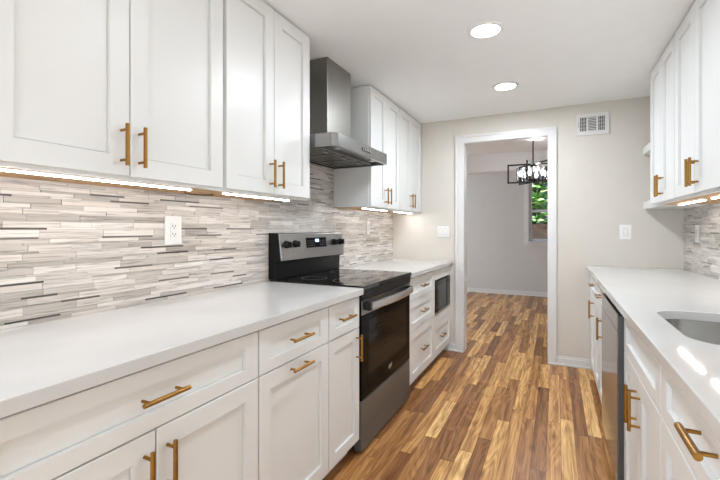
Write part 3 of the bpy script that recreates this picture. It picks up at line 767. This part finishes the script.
def wall_plate_y(name, xc, zc, wx, hz, gangs, label, cat):
    y = YB
    t = empty(name, (xc, y, zc - hz / 2), label, cat)
    obj('cover_plate', bx(xc - wx / 2, xc + wx / 2, y - 0.006, y, zc - hz / 2, zc + hz / 2), M['plate'], t, bevel=0.002)
    for g in range(gangs):
        gx = xc + (g - (gangs - 1) / 2) * 0.046
        ins = obj('switch_frame', bx(gx - 0.0165, gx + 0.0165, y - 0.0085, y - 0.0062, zc - 0.033, zc + 0.033), M['toggle'], t, bevel=0.0008)
        obj('rocker', bx(gx - 0.010, gx + 0.010, y - 0.0105, y - 0.0087, zc - 0.026, zc + 0.026), M['plate'], ins, bevel=0.001)
wall_plate_y('wall_switch', -0.960, 1.122, 0.112, 0.105, 2, 'white double switch plate on the back wall left of the doorway', 'switch')
wall_plate_y('wall_switch', 0.500, 1.122, 0.080, 0.118, 1, 'white single switch plate on the beige wall right of the doorway', 'switch')
# vent register
t = empty('vent_register', (0.278, YB, 1.915), 'white three-panel air vent register high on the beige wall', 'vent')
vx0, vx1, vz0, vz1 = 0.158, 0.388, 1.918, 2.092
bm = bmesh.new()
secs = [(vx0 + 0.024, vx0 + 0.072), (vx0 + 0.084, vx0 + 0.142), (vx0 + 0.154, vx0 + 0.202)]
zz0, zz1 = vz0 + 0.032, vz1 - 0.026
xs = [vx0] + [q for a in secs for q in a] + [vx1]
for i in range(0, len(xs), 2): box(bm, xs[i], xs[i + 1], YB - 0.009, YB, zz0, zz1)
box(bm, vx0, vx1, YB - 0.009, YB, vz0, zz0); box(bm, vx0, vx1, YB - 0.009, YB, zz1, vz1)
obj('frame', bm, M['trim'], t, bevel=0.0015)
bm = bmesh.new()
for a, b in secs: box(bm, a, b, YB - 0.001, YB - 0.0002, zz0, zz1)
obj('duct_opening', bm, mat('duct_shadow', (0.035, 0.033, 0.03), 0.8), t)
for si, (a, b) in enumerate(secs):
    bm = bmesh.new()
    if si == 1:
        k = 9
        for i in range(k):
            z = zz0 + (zz1 - zz0) * (i + 0.5) / k; box(bm, a, b, YB - 0.007, YB - 0.0012, z - 0.0028, z + 0.0028)
    else:
        k = 4
        for i in range(k + 1):
            x = a + (b - a) * i / k; box(bm, max(a, x - 0.002), min(b, x + 0.002), YB - 0.007, YB - 0.0012, zz0, zz1)
        for i in range(1, 4):
            z = zz0 + (zz1 - zz0) * i / 4; box(bm, a, b, YB - 0.0035, YB - 0.0015, z - 0.001, z + 0.001)
    obj('louvre_panel', bm, M['trim'], t)
bm = bmesh.new(); box(bm, vx0 + 0.010, vx0 + 0.016, YB - 0.016, YB - 0.009, 1.985, 2.03); obj('damper_lever', bm, mat('lever_grey', (0.45, 0.43, 0.41), 0.4), t)
# recessed lamps
for (lx, ly), lab in zip(LAMPS[:2], ('recessed round ceiling light nearer the camera, larger of two', 'recessed round ceiling light nearer the doorway, smaller of two')):
    t = empty('recessed_light', (lx, ly, CEIL - 0.008), lab, 'ceiling light', 'recessed ceiling lights')
    bm = bmesh.new(); rg = lathe(bm, [(0.070, 0.0), (0.072, -0.007), (0.088, -0.005), (0.092, 0.0)], (lx, ly, CEIL - 0.0002), 40)
    for i in range(40): bm.faces.new((rg[0][i], rg[0][(i + 1) % 40], rg[3][(i + 1) % 40], rg[3][i]))
    obj('trim_ring', bm, M['lamptrim'], t, smooth=True)
    bm = bmesh.new(); cyl(bm, (lx, ly, CEIL - 0.005), (lx, ly, CEIL - 0.0004), 0.0695, 40); obj('diffuser', bm, M['lamp'], t)

# ---------------------------------------------------------------- chandelier in the dining room
HC = Vector((-0.217, 4.70, 0)); zt, zb = 1.848, 1.655
t = empty('chandelier', (HC.x, HC.y, zb), 'dark metal chandelier of rectangular frames with clear glass shades in the dining room', 'chandelier')
bm = bmesh.new(); cyl(bm, (HC.x, HC.y, zt), (HC.x, HC.y, CEIL - 0.02), 0.0065, 10); obj('stem', bm, M['iron'], t, smooth=True)
bm = bmesh.new(); cyl(bm, (HC.x, HC.y, CEIL - 0.022), (HC.x, HC.y, CEIL - 0.0005), 0.06, 24); obj('canopy', bm, M['iron'], t, smooth=True)
bm = bmesh.new(); cyl(bm, (HC.x, HC.y, zt - 0.030), (HC.x, HC.y, zt + 0.006), 0.034, 20, 0.018); cyl(bm, (HC.x, HC.y, zb - 0.002), (HC.x, HC.y, zb + 0.03), 0.022, 20, 0.03); cyl(bm, (HC.x, HC.y, zb + 0.03), (HC.x, HC.y, zt - 0.03), 0.005, 8)
obj('hub', bm, M['iron'], t, smooth=True)
def bar(bm, p, q, wd=0.0155):
    p, q = Vector(p), Vector(q); d = q - p
    m4 = Matrix.Translation((p + q) / 2) @ d.to_track_quat('Z', 'Y').to_matrix().to_4x4() @ Matrix.Diagonal((wd, wd, d.length + wd * 0.98, 1))
    bmesh.ops.create_cube(bm, size=1.0, matrix=m4)
gl = bpy.data.lights.new('chandelier_glow', 'POINT'); gl.energy = 13.0; gl.color = (0.97, 0.98, 1.0); gl.shadow_soft_size = 0.03
go = bpy.data.objects.new('chandelier_glow', gl); C.objects.link(go); go.location = (HC.x + 0.03, HC.y - 0.02, zb + 0.14)
for k, deg in enumerate((182.7, 126.7, 79.7, 2.7, 306.7, 259.7)):
    a = math.radians(deg); R = 0.252
    u_ = Vector((math.cos(a), math.sin(a), 0))
    c = Vector((HC.x, HC.y, 0))
    p_in, p_out = c + u_ * 0.02, c + u_ * R
    bm = bmesh.new()
    bar(bm, p_in + Vector((0, 0, zt)), p_out + Vector((0, 0, zt))); bar(bm, p_in + Vector((0, 0, zb)), p_out + Vector((0, 0, zb)))
    bar(bm, p_out + Vector((0, 0, zb)), p_out + Vector((0, 0, zt)))
    obj('frame', bm, M['iron'], t)
    b_ = math.radians(197.7 + 60 * k); g = c + Vector((math.cos(b_), math.sin(b_), 0)) * 0.13
    bm = bmesh.new(); bar(bm, c + Vector((0, 0, zb)), g + Vector((0, 0, zb)), 0.008); cyl(bm, g + Vector((0, 0, zb - 0.003)), g + Vector((0, 0, zb + 0.008)), 0.03, 18); cyl(bm, g + Vector((0, 0, zb + 0.008)), g + Vector((0, 0, zb + 0.055)), 0.011, 12)
    so = obj('socket', bm, M['iron'], t)
    bm = bmesh.new(); lathe(bm, [(0.034, 0.0), (0.040, 0.01), (0.042, 0.14), (0.0405, 0.14), (0.0385, 0.011), (0.033, 0.002)], (g.x, g.y, zb + 0.009), 20); obj('glass_shade', bm, M['shade'], t, smooth=True)
    bm = bmesh.new(); lathe(bm, [(0.001, 0.0), (0.010, 0.003), (0.018, 0.025), (0.016, 0.045), (0.006, 0.068), (0.001, 0.072)], (g.x, g.y, zb + 0.056), 14); obj('bulb', bm, M['bulb'], so, smooth=True)

# ---------------------------------------------------------------- outside the dining window
struct('ground_outside', bx(-8, 8, DY + 0.12, 22, -0.10, -0.02), M['lawn'])
def tree(x, y, h, r, n, label, ls=0.09):
    t = empty('garden_tree', (x, y, -0.02), label, 'tree', 'trees outside the dining window')
    bm = bmesh.new(); cyl(bm, (x, y, -0.02), (x + 0.05, y, h * 0.62), 0.10, 12, 0.05)
    for k in range(5):
        a = k * 1.3; cyl(bm, (x + 0.03, y, h * (0.3 + 0.05 * k)), (x + math.cos(a) * r * 0.6, y + math.sin(a) * r * 0.6, h * (0.5 + 0.07 * k)), 0.035, 8, 0.012)
    obj('trunk', bm, M['bark'], t)
    bm = bmesh.new(); rnd = random.Random(n)
    for k in range(n):
        d = Vector((rnd.gauss(0, 1), rnd.gauss(0, 1), rnd.gauss(0, 1))).normalized() * r * rnd.random() ** 0.45
        p = Vector((x, y, h * 0.55)) + Vector((d.x, d.y, d.z * 0.85))
        if p.z < 0.15: continue
        q = Matrix.Rotation(rnd.random() * 6.28, 3, 'Z') @ Matrix.Rotation(rnd.uniform(-1.1, 1.1), 3, 'X')
        s_ = ls * rnd.uniform(0.6, 1.3)
        vs = [bm.verts.new(p + q @ Vector(c)) for c in ((-s_, 0, 0), (0, -s_ * 0.5, 0.01), (s_, 0, 0), (0, s_ * 0.5, 0.01))]
        f = bm.faces.new(vs); f.material_index = 0 if rnd.random() < 0.5 else 1
    obj('foliage', bm, [M['leaf_a'], M['leaf_b']], t)
tree(-0.55, 11.2, 3.6, 1.9, 2600, 'leafy green tree seen through the dining window, nearer the glass')
tree(2.2, 16.6, 5.2, 2.6, 3600, 'taller green tree behind the nearer tree outside the window', 0.12)
tag(obj('garden_wall', bx(-3.5, 3.5, 9.3, 9.5, -0.02, 1.25), M['brick']), 'low dark reddish garden wall outside the dining window', 'wall')
